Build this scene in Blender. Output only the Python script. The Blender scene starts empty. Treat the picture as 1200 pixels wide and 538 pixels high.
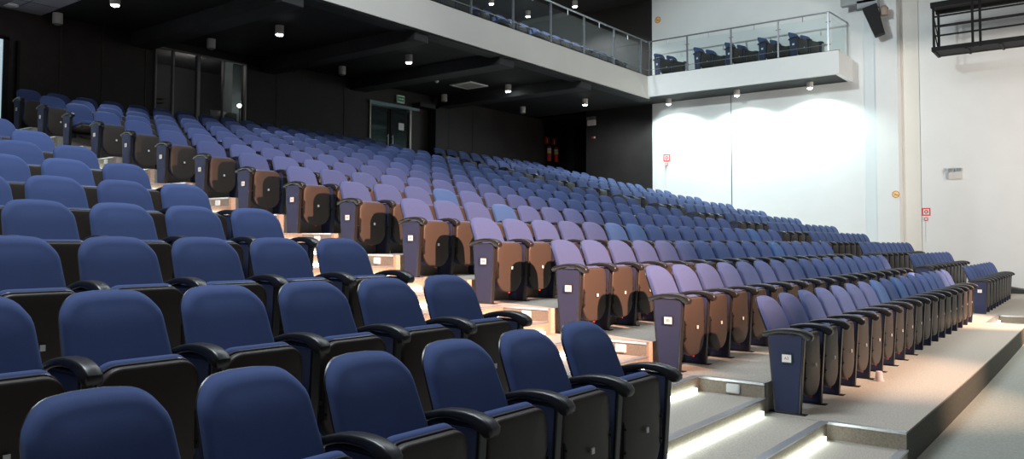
import bpy, bmesh, math, random
from mathutils import Vector, Matrix
random.seed(7)
PI = math.pi
C = bpy.context.scene.collection
SC = bpy.context.scene

# ------------------------------------------------------------------ hall geometry (metres)
# X runs along the seat rows towards the far side wall, Y climbs the tiers, Z up.
W0 = 0.55
ROW_Y = [-0.1413]
for d in (0.994,1.007,1.015,1.022,1.027,1.033,1.040,1.045,1.050,1.055,1.054,1.052,1.051,1.050): ROW_Y.append(ROW_Y[-1]+d)
ROW_Z = [0.0128]
for d in (0.227,0.230,0.232,0.233,0.237,0.239,0.241,0.243,0.245,0.247,0.247,0.246,0.246,0.246): ROW_Z.append(ROW_Z[-1]+d)
def mx(X): return X*(1-0.03035)+0.004241*X*X            # the rows are very slightly curved
def mcy(X): return 0.000874*(X-4)**2+0.008224*(X-4)
def dmx(X): return (1-0.03035)+0.008482*X
def dmy(X): return 0.001748*(X-4)+0.008224
def P(k, X, dy, z=0.0): return (mx(X), ROW_Y[k]+dy+mcy(X), ROW_Z[k]+z)
GROUND = ROW_Z[0]-0.24
WX = 18.5      # side wall
BY = 16.0      # back wall
BALY = 10.24   # balcony front
BALX = 17.03   # side balcony front
ZB, ZT = 6.02, 6.75
ZC = 6.1

# ------------------------------------------------------------------ materials
def mat(name, col, rough=0.6, metal=0.0, spec=0.5, noise=None, bump=None, emit=None, estr=0.0, sheen=0.0, coat=0.0, var=0.0, trans=0.0, alpha=1.0, rand=0.0):
    m = bpy.data.materials.new(name); m.use_nodes = True
    nt = m.node_tree; b = nt.nodes['Principled BSDF']
    b.inputs['Base Color'].default_value = (*col, 1)
    b.inputs['Roughness'].default_value = rough
    b.inputs['Metallic'].default_value = metal
    b.inputs['Specular IOR Level'].default_value = spec
    b.inputs['Sheen Weight'].default_value = sheen
    b.inputs['Sheen Roughness'].default_value = 0.5; b.inputs['Sheen Tint'].default_value = (0.45,0.6,1,1)
    b.inputs['Coat Weight'].default_value = coat
    b.inputs['Transmission Weight'].default_value = trans
    b.inputs['Alpha'].default_value = alpha
    if emit: b.inputs['Emission Color'].default_value = (*emit, 1); b.inputs['Emission Strength'].default_value = estr
    tc = nt.nodes.new('ShaderNodeTexCoord')
    if noise or var:
        n = nt.nodes.new('ShaderNodeTexNoise'); n.inputs['Scale'].default_value = noise or 3.0; n.inputs['Detail'].default_value = 4
        nt.links.new(tc.outputs['Object'], n.inputs['Vector'])
        r = nt.nodes.new('ShaderNodeMapRange'); r.inputs['From Min'].default_value = 0.3; r.inputs['From Max'].default_value = 0.7
        r.inputs['To Min'].default_value = 1-var; r.inputs['To Max'].default_value = 1+var
        nt.links.new(n.outputs['Fac'], r.inputs['Value'])
        mu = nt.nodes.new('ShaderNodeVectorMath'); mu.operation = 'SCALE'; mu.inputs[0].default_value = col
        nt.links.new(r.outputs[0], mu.inputs['Scale'])
        last = mu.outputs[0]
        if rand:
            oi = nt.nodes.new('ShaderNodeObjectInfo'); r2 = nt.nodes.new('ShaderNodeMapRange')
            r2.inputs['To Min'].default_value = 1-rand; r2.inputs['To Max'].default_value = 1+rand
            nt.links.new(oi.outputs['Random'], r2.inputs['Value'])
            m2 = nt.nodes.new('ShaderNodeVectorMath'); m2.operation = 'SCALE'
            nt.links.new(last, m2.inputs[0]); nt.links.new(r2.outputs[0], m2.inputs['Scale']); last = m2.outputs[0]
        nt.links.new(last, b.inputs['Base Color'])
    if bump:
        n2 = nt.nodes.new('ShaderNodeTexNoise'); n2.inputs['Scale'].default_value = bump[0]; n2.inputs['Detail'].default_value = 2
        nt.links.new(tc.outputs['Object'], n2.inputs['Vector'])
        bp = nt.nodes.new('ShaderNodeBump'); bp.inputs['Strength'].default_value = bump[1]; bp.inputs['Distance'].default_value = 0.002
        nt.links.new(n2.outputs['Fac'], bp.inputs['Height']); nt.links.new(bp.outputs[0], b.inputs['Normal'])
    return m
M = dict(
 navy=mat('navy_fabric', (0.052,0.079,0.200), 0.85, spec=0.2, noise=260, var=0.06, bump=(900,0.25), sheen=0.2, rand=0.10),
 teal=mat('replaced_blue_fabric', (0.032,0.086,0.232), 0.85, spec=0.25, noise=260, var=0.06, bump=(900,0.25), sheen=0.35),
 panelfab=mat('panel_fabric', (0.031,0.037,0.086), 0.8, spec=0.3, noise=260, var=0.06, bump=(900,0.2), sheen=0.1),
 shell=mat('seat_shell_plastic', (0.052,0.042,0.036), 0.45, spec=0.35, noise=400, var=0.08, bump=(500,0.12)),
 black=mat('black_plastic', (0.018,0.018,0.019), 0.34, spec=0.6, bump=(420,0.15)),
 piping=mat('seat_edge', (0.10,0.10,0.12), 0.25, spec=0.8),
 blackmetal=mat('black_steel', (0.010,0.010,0.011), 0.7, spec=0.3),
 white=mat('white_plastic', (0.82,0.82,0.82), 0.45, noise=30, var=0.03),
 red=mat('red_print', (0.75,0.06,0.04), 0.5, noise=30, var=0.03),
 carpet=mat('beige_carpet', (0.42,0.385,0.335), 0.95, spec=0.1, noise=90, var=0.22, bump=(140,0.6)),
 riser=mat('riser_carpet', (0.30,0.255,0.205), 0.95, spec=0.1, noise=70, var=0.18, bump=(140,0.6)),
 stagecarpet=mat('stage_side_carpet', (0.29,0.305,0.275), 0.95, spec=0.1, noise=60, var=0.14, bump=(120,0.5)),
 darkcarpet=mat('dark_grey_carpet', (0.115,0.115,0.10), 0.95, spec=0.1, noise=60, var=0.2),
 alu=mat('brushed_aluminium', (0.62,0.64,0.68), 0.35, metal=0.75, noise=40, var=0.05),
 steel=mat('stainless_steel', (0.36,0.38,0.40), 0.3, metal=0.8, noise=40, var=0.05),
 wallwhite=mat('white_wall_paint', (0.80,0.80,0.79), 0.85, spec=0.2, noise=1.5, var=0.02),
 wallshade=mat('painted_wall_shade', (0.72,0.76,0.77), 0.85, spec=0.2, noise=1.5, var=0.02),
 wallbeige=mat('cream_wall_paint', (0.76,0.725,0.67), 0.85, spec=0.2, noise=1.5, var=0.02),
 walldark=mat('black_wall_paint', (0.017,0.014,0.013), 0.6, spec=0.35, noise=2.0, var=0.2),
 wallbrown=mat('dark_wood_panel', (0.024,0.016,0.013), 0.5, spec=0.4, noise=3.0, var=0.25),
 ceil=mat('black_ceiling_paint', (0.022,0.022,0.023), 0.8, spec=0.2, noise=2.0, var=0.15),
 beam=mat('charcoal_beam_paint', (0.032,0.032,0.034), 0.7, spec=0.3, noise=2.0, var=0.15),
 tile=mat('grey_ceiling_tile', (0.30,0.29,0.33), 0.8, noise=20, var=0.05),
 fascia=mat('balcony_fascia_paint', (0.66,0.64,0.595), 0.8, spec=0.2, noise=1.2, var=0.02),
 lampbody=mat('lamp_housing', (0.62,0.58,0.55), 0.4, noise=20, var=0.03),
 lampdark=mat('lamp_reflector', (0.20,0.20,0.18), 0.3),
 glow=mat('lamp_glow', (1,1,1), 0.5, emit=(0.95,1.0,0.98), estr=60),
 glowcool=mat('lamp_glow_cool', (1,1,1), 0.5, emit=(0.85,1.0,0.97), estr=40),
 strip=mat('fluorescent_strip', (1,1,1), 0.5, emit=(0.86,1.0,0.93), estr=11.0),
 green=mat('exit_green', (0.03,0.16,0.07), 0.5, emit=(0.05,0.3,0.12), estr=0.12),
 yellow=mat('yellow_print', (0.88,0.66,0.20), 0.5, noise=30, var=0.03),
 extred=mat('extinguisher_red', (0.62,0.035,0.02), 0.3, spec=0.6, coat=0.3, noise=30, var=0.03),
 roomgrey=mat('booth_wall', (0.16,0.155,0.155), 0.8, noise=2, var=0.1),
 wood=mat('shelf_wood', (0.35,0.25,0.16), 0.6, noise=8, var=0.2),
 cup=mat('clear_pink_cup', (0.88,0.80,0.84), 0.3, spec=0.6, alpha=0.8, noise=20, var=0.03),
 ledred=mat('red_marker', (0.8,0.05,0.03), 0.4, noise=20, var=0.03),
 seam=mat('brown_panel_seam', (0.045,0.028,0.020), 0.6, noise=8, var=0.2),
 duct=mat('dark_baseboard', (0.03,0.033,0.03), 0.6, noise=8, var=0.2),
)
def glass_mat(name, tint, refl=0.08, alpha=0.15):
    m = bpy.data.materials.new(name); m.use_nodes = True; nt = m.node_tree
    for n in list(nt.nodes): nt.nodes.remove(n)
    o = nt.nodes.new('ShaderNodeOutputMaterial'); t = nt.nodes.new('ShaderNodeBsdfTransparent'); t.inputs[0].default_value = (*tint, 1)
    g = nt.nodes.new('ShaderNodeBsdfGlossy'); g.inputs['Roughness'].default_value = 0.03
    fr = nt.nodes.new('ShaderNodeFresnel'); fr.inputs['IOR'].default_value = 1.45
    d = nt.nodes.new('ShaderNodeBsdfDiffuse'); d.inputs[0].default_value = (0.5,0.62,0.66,1)
    m1 = nt.nodes.new('ShaderNodeMixShader'); m1.inputs[0].default_value = alpha
    nt.links.new(t.outputs[0], m1.inputs[1]); nt.links.new(d.outputs[0], m1.inputs[2])
    m2 = nt.nodes.new('ShaderNodeMixShader'); ml = nt.nodes.new('ShaderNodeMath'); ml.operation = 'MULTIPLY'; ml.inputs[1].default_value = refl*1.6; nt.links.new(fr.outputs[0], ml.inputs[0]); nt.links.new(ml.outputs[0], m2.inputs[0])
    nt.links.new(m1.outputs[0], m2.inputs[1]); nt.links.new(g.outputs[0], m2.inputs[2]); nt.links.new(m2.outputs[0], o.inputs[0])
    return m
M['glass'] = glass_mat('railing_glass', (0.95,0.985,0.985), alpha=0.012)
M['boothglass'] = glass_mat('booth_glass', (0.7,0.7,0.7), alpha=0.03)
M['doorglass'] = glass_mat('door_glass', (0.35,0.42,0.42), alpha=0.05)

# ------------------------------------------------------------------ helpers
def link(name, bm, mats, parent=None, smooth=False, loc=None, rot=None):
    me = bpy.data.meshes.new(name)
    bmesh.ops.recalc_face_normals(bm, faces=bm.faces)
    if smooth:
        for f in bm.faces: f.smooth = True
        for e in bm.edges:
            if len(e.link_faces) == 2 and e.calc_face_angle(0) > math.radians(38): e.smooth = False
    bm.to_mesh(me); bm.free()
    for m in (mats if isinstance(mats, (list, tuple)) else [mats]): me.materials.append(m)
    o = bpy.data.objects.new(name, me); C.objects.link(o)
    if parent: o.parent = parent
    if loc: o.location = loc
    if rot: o.rotation_euler = rot
    return o
def tag(o, label=None, cat=None, group=None, kind=None):
    if label: o['label'] = label
    if cat: o['category'] = cat
    if group: o['group'] = group
    if kind: o['kind'] = kind
    return o
def thing(name, label, cat, loc=(0,0,0), rotz=0, group=None, kind=None):
    o = bpy.data.objects.new(name, None); C.objects.link(o); o.location = loc; o.rotation_euler = (0,0,rotz)
    return tag(o, label, cat, group, kind)
def struct(name, bm, m, parent=None, smooth=False):
    o = link(name, bm, m, parent, smooth)
    if not parent: o['kind'] = 'structure'
    return o
def box(bm, a, b, mi=0):
    x0,y0,z0 = a; x1,y1,z1 = b
    v = [bm.verts.new(p) for p in ((x0,y0,z0),(x1,y0,z0),(x1,y1,z0),(x0,y1,z0),(x0,y0,z1),(x1,y0,z1),(x1,y1,z1),(x0,y1,z1))]
    for q in ((0,3,2,1),(4,5,6,7),(0,1,5,4),(1,2,6,5),(2,3,7,6),(3,0,4,7)):
        f = bm.faces.new([v[i] for i in q]); f.material_index = mi
    return v
def BX(a, b, mi=0):
    bm = bmesh.new(); box(bm, a, b, mi); return bm
def bbox(a, b, r=0.006):
    bm = BX(a, b); bmesh.ops.bevel(bm, geom=list(bm.edges), offset=r, segments=2, affect='EDGES'); return bm
def cyl(bm, p, q, r, n=12, mi=0, r2=None, caps=True):
    p = Vector(p); q = Vector(q); d = (q-p).normalized(); r2 = r if r2 is None else r2
    a = d.orthogonal().normalized(); b = d.cross(a)
    A = [bm.verts.new(p+(a*math.cos(2*PI*i/n)+b*math.sin(2*PI*i/n))*r) for i in range(n)]
    B = [bm.verts.new(q+(a*math.cos(2*PI*i/n)+b*math.sin(2*PI*i/n))*r2) for i in range(n)]
    for i in range(n):
        f = bm.faces.new((A[i],A[(i+1)%n],B[(i+1)%n],B[i])); f.material_index = mi
    if caps:
        f = bm.faces.new(A[::-1]); f.material_index = mi
        f = bm.faces.new(B); f.material_index = mi
def lathe(bm, prof, c, n=20, mi=0, axis='z'):
    rings = []
    for r, h in prof:
        ring = []
        for i in range(n):
            a = 2*PI*i/n; u, v = r*math.cos(a), r*math.sin(a)
            ring.append(bm.verts.new((c[0]+u, c[1]+v, c[2]+h)))
        rings.append(ring)
    for j in range(len(rings)-1):
        for i in range(n):
            f = bm.faces.new((rings[j][i], rings[j][(i+1)%n], rings[j+1][(i+1)%n], rings[j+1][i])); f.material_index = mi
    f = bm.faces.new(rings[0][::-1]); f.material_index = mi
    f = bm.faces.new(rings[-1]); f.material_index = mi
def inset(pts, d):
    n = len(pts); out = []
    area = sum(pts[i][0]*pts[(i+1)%n][1]-pts[(i+1)%n][0]*pts[i][1] for i in range(n))
    s = 1 if area > 0 else -1
    for i in range(n):
        p0, p1, p2 = pts[i-1], pts[i], pts[(i+1)%n]
        e1 = Vector((p1[0]-p0[0], p1[1]-p0[1])).normalized(); e2 = Vector((p2[0]-p1[0], p2[1]-p1[1])).normalized()
        n1 = Vector((-e1.y, e1.x))*s; n2 = Vector((-e2.y, e2.x))*s
        m = n1+n2
        if m.length < 1e-4: m = n1
        m.normalize(); k = min(1.6, 1/max(0.3, m.dot(n1)))
        out.append((p1[0]+m.x*d*k, p1[1]+m.y*d*k))
    return out
def slab(bm, pts, t, r, f, steps=3, bulge=0.0, mi=0, back=True):
    """rounded plate: outline pts in 2D, thickness t (from w=0 to w=t), edge radius r; f maps (u,v,w) to 3D; bulge pillows the w=t side"""
    prof = []
    if back:
        for i in range(steps+1):
            a = PI/2*i/steps; prof.append((r*(1-math.sin(a)), r*(1-math.cos(a))))
    else: prof.append((0, 0))
    for i in range(steps+1):
        a = PI/2*i/steps; prof.append((r*(1-math.cos(a)), t-r+r*math.sin(a)))
    rings = [[bm.verts.new(f(u, v, w)) for u, v in inset(pts, d)] for d, w in prof]
    n = len(pts)
    if bulge:
        base = inset(pts, r); cx = sum(p[0] for p in base)/n; cy = sum(p[1] for p in base)/n
        for sc, h in ((0.86,0.38),(0.66,0.72),(0.40,0.93)):
            rings.append([bm.verts.new(f(cx+(u-cx)*sc, cy+(v-cy)*sc, t+bulge*h)) for u, v in base])
    for j in range(len(rings)-1):
        for i in range(n):
            q = bm.faces.new((rings[j][i], rings[j][(i+1)%n], rings[j+1][(i+1)%n], rings[j+1][i])); q.material_index = mi
    q = bm.faces.new(rings[0][::-1]); q.material_index = mi
    q = bm.faces.new(rings[-1]); q.material_index = mi
def rrect(x0, x1, y0, y1, rr, seg=6):
    """rounded rectangle, rr = radii (bl, br, tr, tl)"""
    out = []
    for (cx, cy, a0, r) in ((x0+rr[0], y0+rr[0], PI, rr[0]), (x1-rr[1], y0+rr[1], 1.5*PI, rr[1]), (x1-rr[2], y1-rr[2], 0, rr[2]), (x0+rr[3], y1-rr[3], 0.5*PI, rr[3])):
        for i in range(seg+1):
            a = a0+PI/2*i/seg; out.append((cx+r*math.cos(a), cy+r*math.sin(a)))
    return out
def ROWBOX(bm, k, X0, X1, dy0, dy1, z0, z1, k1=None, n=None, mi=0):
    """box between ideal X0..X1 following the curve of row k (back edge may refer to row k1)"""
    k1 = k if k1 is None else k1
    n = n or max(1, int(abs(X1-X0)/1.5))
    A = []
    for i in range(n+1):
        X = X0+(X1-X0)*i/n
        f = P(k, X, dy0); b = P(k1, X, dy1)
        A.append([bm.verts.new((f[0], f[1], z0)), bm.verts.new((b[0], b[1], z0)), bm.verts.new((b[0], b[1], z1)), bm.verts.new((f[0], f[1], z1))])
    for i in range(n):
        for a in range(4):
            f = bm.faces.new((A[i][a], A[i][(a+1)%4], A[i+1][(a+1)%4], A[i+1][a])); f.material_index = mi
    bm.faces.new(A[0]); bm.faces.new(A[-1][::-1])

# text glyphs on the seat number plates, turned into mesh
def text_mesh(s, size):
    cu = bpy.data.curves.new('t', 'FONT'); cu.body = s; cu.size = size; cu.align_x = 'CENTER'; cu.align_y = 'CENTER'; cu.extrude = 0.0008; cu.resolution_u = 2
    o = bpy.data.objects.new('t', cu); C.objects.link(o)
    bpy.context.view_layer.update()
    me = bpy.data.meshes.new_from_object(o.evaluated_get(bpy.context.evaluated_depsgraph_get()))
    bpy.data.objects.remove(o); bpy.data.curves.remove(cu)
    return me

# ------------------------------------------------------------------ the tip-up seat
# local frame: x across (0 = this seat's left standard, W0 = the next), y = 0 at the armrest tip, seat faces -y
LEAN = 0.404
def back_outline(g=0.0):
    c = 0.275; pts = []
    # symmetric rounded shape, widest low, generously rounded top
    h0, h1 = 0.36-g, 0.866+g
    wb, wt = 0.232+g, 0.211+g
    r = 0.116
    def cornered(sgn):
        out = []
        cx = wt-r+0.008; cz = h1-r
        for i in range(9):
            a = PI/2*i/8
            out.append((c+sgn*(cx+r*math.cos(a)), cz+r*math.sin(a)-0.012*(1-math.sin(a))*0))
        return out
    right = [(c+wb-0.03, h0), (c+wb-0.004, h0+0.03), (c+wb, h0+0.12), (c+wb-0.004, h0+0.24)] + cornered(1)
    right = [(x, z-0.12*max(0,abs(x-c)-0.02)**2) if z > 0.8 else (x, z) for x, z in right]
    left = [(2*c-x, z) for x, z in right][::-1]
    pts = right + [(c+0.05, h1+0.004), (c-0.05, h1+0.004)] + left
    return pts
def mk_backrest():
    bm = bmesh.new()
    f = lambda u, v, w: (u, 0.33+LEAN*(v-0.61)+0.045-w*0.93-0.05*max(0,(abs(u-0.275)/0.23))**2*0.5, v-w*0.37)
    slab(bm, back_outline(0.003), 0.060, 0.030, f, 5, bulge=0.020, back=False)
    return bm
def mk_backshell():
    bm = bmesh.new()
    f = lambda u, v, w: (u, 0.33+LEAN*(v-0.61)+0.045+w*0.93-0.05*(abs(u-0.275)/0.23)**2*0.5, v-0.004+w*0.37)
    o = [(u, v-0.06 if v < 0.45 else v) for u, v in back_outline(0.001)]
    slab(bm, o, 0.020, 0.014, f, 3)
    return bm
def seat_outline(g=0.0):
    return rrect(0.062-g, 0.488+g, 0.108-g, 0.604+g, (0.17,0.17,0.085,0.085), 7)
def mk_seatshell():
    bm = bmesh.new()
    f = lambda u, v, w: (u*1.0, 0.118-w-0.018*(1-((u-0.275)/0.215)**2)*max(0,(v-0.1)/0.5), v)
    slab(bm, seat_outline(), 0.045, 0.014, f, 3, bulge=0.006)
    return bm
def mk_seatcushion():
    bm = bmesh.new()
    f = lambda u, v, w: (u, 0.120+w-0.018*(1-((u-0.275)/0.215)**2)*max(0,(v-0.1)/0.5), v)
    o = [(u, v+0.024*max(0,(v-0.1)/0.5)) for u, v in inset(seat_outline(), 0.005)]
    slab(bm, o, 0.062, 0.028, f, 3, bulge=0.012)
    return bm
def mk_piping():
    bm = bmesh.new(); o = inset(seat_outline(), -0.002)
    top = [p for p in o if p[1] > 0.5]
    top.sort(key=lambda p: p[0])
    for i in range(len(top)-1):
        a, b = top[i], top[i+1]
        fa = 0.119-0.018*(1-((a[0]-0.275)/0.215)**2)*max(0,(a[1]-0.1)/0.5); fb = 0.119-0.018*(1-((b[0]-0.275)/0.215)**2)*max(0,(b[1]-0.1)/0.5)
        cyl(bm, (a[0],fa,a[1]+0.002), (b[0],fb,b[1]+0.002), 0.005, 6)
    return bm
ARM = [(0.375,0.590),(0.372,0.606),(0.350,0.617),(0.300,0.632),(0.240,0.645),(0.180,0.651),(0.120,0.651),(0.070,0.645),(0.030,0.634),(0.003,0.620),(-0.012,0.602),(-0.012,0.580),(0.000,0.565),(0.024,0.562),(0.048,0.576),(0.080,0.600),(0.130,0.612),(0.200,0.614),(0.270,0.604),(0.320,0.588),(0.345,0.574),(0.365,0.574)]
def mk_arm(x=0.0):
    bm = bmesh.new()
    f = lambda u, v, w: (x-0.035+w, u, v)
    slab(bm, ARM, 0.070, 0.012, f, 3)
    return bm
PANEL = [(0.085,0.0),(0.285,0.0),(0.335,0.605),(0.046,0.605)]
def mk_panel(x=0.0, t=0.046):
    """upholstered standard with a dark edge frame"""
    bm = bmesh.new()
    slab(bm, PANEL, t, 0.004, lambda u, v, w: (x-t/2+w, u, v), 1, mi=1)
    ins = inset(PANEL, 0.014)
    for s in (-1, 1):
        slab(bm, ins, 0.005, 0.0035, lambda u, v, w, s=s: (x+s*(t/2-0.001+w), u, v), 1, mi=0)
    return bm
def mk_foot(x=0.0):
    bm = bmesh.new(); box(bm, (x-0.035,0.045,0.0), (x+0.035,0.325,0.006)); return bm
def mk_bracket(sd):
    bm = bmesh.new()
    for x0, s in (((0.060, 1),) if sd else ((0.490, -1),)):
        slab(bm, [(0.0,0.245),(0.022,0.245),(0.026,0.40),(0.006,0.42)], 0.010, 0.003, lambda u, v, w, x0=x0, s=s: (x0+s*u, 0.078-w, v), 1)
        cyl(bm, (x0-0.03*s if s<0 else x0-0.03, 0.085, 0.325), (x0+0.012*s, 0.085, 0.325), 0.010, 8)
        cyl(bm, (x0+0.012*s, 0.072, 0.27), (x0+0.012*s, 0.060, 0.27), 0.006, 6); cyl(bm, (x0+0.014*s, 0.072, 0.385), (x0+0.014*s, 0.060, 0.385), 0.006, 6)
    return bm
def mk_tag():
    bm = bmesh.new(); box(bm, (0.263,0.0425,0.338), (0.287,0.049,0.366)); return bm
def mk_digits():
    bm = bmesh.new(); box(bm, (0.2700,0.0418,0.345), (0.2735,0.0427,0.359)); box(bm, (0.2765,0.0418,0.345), (0.2810,0.0427,0.359)); return bm
def mk_led():
    bm = bmesh.new(); cyl(bm, (0.275,0.100,0.104), (0.275,0.082,0.100), 0.008, 8); return bm

PROTO = {}
def proto(key, name, bm, mats, smooth=True):
    o = link(name, bm, mats, None, smooth); C.objects.unlink(o); PROTO[key] = o; return o
proto('back', 'backrest', mk_backrest(), M['navy']); proto('shell', 'back_shell', mk_backshell(), M['black'])
proto('seat', 'seat', mk_seatshell(), M['shell']); proto('cushion', 'seat_cushion', mk_seatcushion(), M['navy'])
proto('piping', 'seat_edge', mk_piping(), M['piping'])
proto('arm', 'armrest', mk_arm(), M['black']); proto('arm2', 'armrest', mk_arm(W0), M['black'])
proto('panel', 'side_panel', mk_panel(), [M['panelfab'], M['black']]); proto('panel2', 'side_panel', mk_panel(W0), [M['panelfab'], M['black']])
proto('foot', 'foot_plate', mk_foot(), M['blackmetal']); proto('foot2', 'foot_plate', mk_foot(W0), M['blackmetal'])
proto('bracket', 'hinge_bracket', mk_bracket(0), M['blackmetal']); proto('bracket2', 'hinge_bracket', mk_bracket(1), M['blackmetal'])
proto('tag', 'seat_number', mk_tag(), M['white']); proto('digits', 'digits', mk_digits(), M['black'], False); proto('led', 'red_marker', mk_led(), M['ledred'])
def variant(key, src, m):
    o = PROTO[src].copy(); o.data = PROTO[src].data.copy(); o.data.materials[0] = m; PROTO[key] = o
variant('back_t', 'back', M['teal'])
# a lowered seat: the tipped seat turned forward about its hinge
def lowered(src, key):
    o = PROTO[src].copy(); o.data = PROTO[src].data.copy()
    o.data.transform(Matrix.Translation((0,0.20,0.40)) @ Matrix.Rotation(math.radians(82), 4, 'X') @ Matrix.Translation((0,-0.13,-0.20)))
    PROTO[key] = o
for s, k in (('seat','seat_low'),('cushion','cushion_low'),('piping','piping_low')): lowered(s, k)
# number plate (black rim, white face) + red characters
def mk_plate():
    bm = bmesh.new()
    box(bm, (-0.036,0.138,0.386), (-0.0275,0.222,0.458), 1); box(bm, (-0.038,0.145,0.393), (-0.0355,0.215,0.451), 0); return bm
proto('plate', 'number_plate', mk_plate(), [M['white'], M['black']], False)
TXT = {}
def plate_text(s):
    if s not in TXT:
        me = text_mesh(s, 0.030)
        me.transform(Matrix.Translation((-0.0386,0.18,0.422)) @ Matrix(((0,0,-1,0),(-1,0,0,0),(0,1,0,0),(0,0,0,1))))
        me.materials.clear(); me.materials.append(M['red']); me.name = 'plate_lettering'; TXT[s] = me
    return TXT[s]

def put(key, parent, name=None):
    o = PROTO[key].copy(); C.objects.link(o); o.parent = parent
    if name: o.name = name
    return o
def build_seat(root, detail, first=False, last=False, teal=False, low=False, plate=None):
    b = put('back_t' if teal else 'back', root)
    put('shell', b)
    s = put('seat_low' if low else 'seat', root); c = put('cushion_low' if low else 'cushion', s)
    if detail > 1: put('piping_low' if low else 'piping', s)
    if detail > 0 and not low: put('tag', s)
    put('arm', root); p = put('panel', root)
    if detail > 1:
        put('bracket', root); put('bracket2', root); put('foot', root)
        if not low: put('led', s)
    if last:
        put('arm2', root); put('panel2', root)
        if detail > 1: put('foot2', root)
    if plate:
        q = put('plate', p)
        t = bpy.data.objects.new('plate_lettering', plate_text(plate)); C.objects.link(t); t.parent = p

ORD = ['zeroth','first','second','third','fourth','fifth','sixth','seventh','eighth','ninth','tenth','eleventh','twelfth','thirteenth','fourteenth','fifteenth','sixteenth','seventeenth']
ROWL = 'ABCDEFGHIJKLMNO'
CHAIRS = []   # (block, row, index, X, spacing)
for k in range(15):
    s = {0:0.955,1:0.965,2:0.985}.get(k, 1.0)
    for j in range(17): CHAIRS.append(('middle', k, j, j*W0*s, s, j == 16))
RB = {0:(19.6,9,0.93),1:(20.15,10,0.895),2:(20.6,10,0.95),3:(20.5,10,0.9)}
for k in range(15):
    st, n, s = RB.get(k, (21.0,10,1.0))
    for j in range(n): CHAIRS.append(('right', k, j, (st+j*s)*W0, s, j == n-1))
XL = -2.3511
for k in range(13):
    for j in range(1, 12):
        X = XL-j*W0
        if mx(X)+0.6 < -6.196+0.345*(ROW_Y[k]+2.07): break
        CHAIRS.append(('left', k, j, X, 1.0, j == 1))
STUFF = set([('left',7,2),('middle',6,15),('middle',6,16),('middle',7,14),('middle',7,15),('middle',7,16),('middle',8,12),('middle',8,13),('middle',8,14),('middle',8,15),('middle',8,16),('middle',9,11),('middle',9,12),('middle',9,13),('middle',9,14),('middle',9,15),('middle',9,16),('middle',10,10),('middle',10,11),('middle',10,12),('middle',10,13),('middle',10,14),('middle',10,15),('middle',10,16),('middle',11,9),('middle',11,10),('middle',11,11),('middle',11,12),('middle',11,13),('middle',11,14),('middle',11,15),('middle',11,16),('middle',12,7),('middle',12,8),('middle',12,9),('middle',12,10),('middle',12,11),('middle',12,12),('middle',12,13),('middle',12,14),('middle',12,15),('middle',12,16),('middle',13,4),('middle',13,5),('middle',13,6),('middle',13,7),('middle',13,8),('middle',13,9),('middle',13,10),('middle',13,11),('middle',13,12),('middle',13,13),('middle',13,14),('middle',13,15),('middle',13,16),('middle',14,3),('middle',14,4),('middle',14,5),('middle',14,6),('middle',14,7),('middle',14,8),('middle',14,9),('middle',14,10),('middle',14,11),('middle',14,12),('middle',14,13),('middle',14,14),('middle',14,15),('middle',14,16),('right',1,2),('right',1,3),('right',1,4),('right',2,7),('right',2,8),('right',2,9),('right',3,6),('right',3,7),('right',3,8),('right',3,9),('right',4,4),('right',4,5),('right',4,6),('right',4,7),('right',4,8),('right',4,9),('right',5,4),('right',5,5),('right',5,6),('right',5,7),('right',5,8),('right',5,9),('right',6,3),('right',6,4),('right',6,5),('right',6,6),('right',6,7),('right',6,8),('right',6,9),('right',7,3),('right',7,4),('right',7,5),('right',7,6),('right',7,7),('right',7,8),('right',7,9),('right',8,3),('right',8,4),('right',8,5),('right',8,6),('right',8,7),('right',8,8),('right',8,9),('right',9,3),('right',9,4),('right',9,5),('right',9,6),('right',9,7),('right',9,8),('right',9,9),('right',10,2),('right',10,3),('right',10,4),('right',10,5),('right',10,6),('right',10,7),('right',10,8),('right',10,9),('right',11,2),('right',11,3),('right',11,4),('right',11,5),('right',11,6),('right',11,7),('right',11,8),('right',11,9),('right',12,2),('right',12,3),('right',12,4),('right',12,5),('right',12,6),('right',12,7),('right',12,8),('right',12,9),('right',13,1),('right',13,2),('right',13,3),('right',13,4),('right',13,5),('right',13,6),('right',13,7),('right',13,8),('right',13,9),('right',14,1),('right',14,2),('right',14,3),('right',14,4),('right',14,5),('right',14,6),('right',14,7),('right',14,8),('right',14,9)])   #@STUFF
STUFF -= {('middle',12,16),('right',12,0)}
HIDDEN = set([('left',0,7),('left',2,6),('left',3,5),('left',5,4),('left',6,3),('left',8,2),('left',9,1)])  #@HIDDEN
TEAL = {('middle',3,5),('middle',3,6),('middle',4,3),('middle',5,3),('middle',2,11),('middle',0,7),('middle',0,9),('middle',3,14),('middle',10,16),('middle',11,12)}
LOW = {('middle',12,0),('middle',12,16),('right',12,0)}
CAM = Vector((-6.19644,-2.07244,1.31905))
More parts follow.
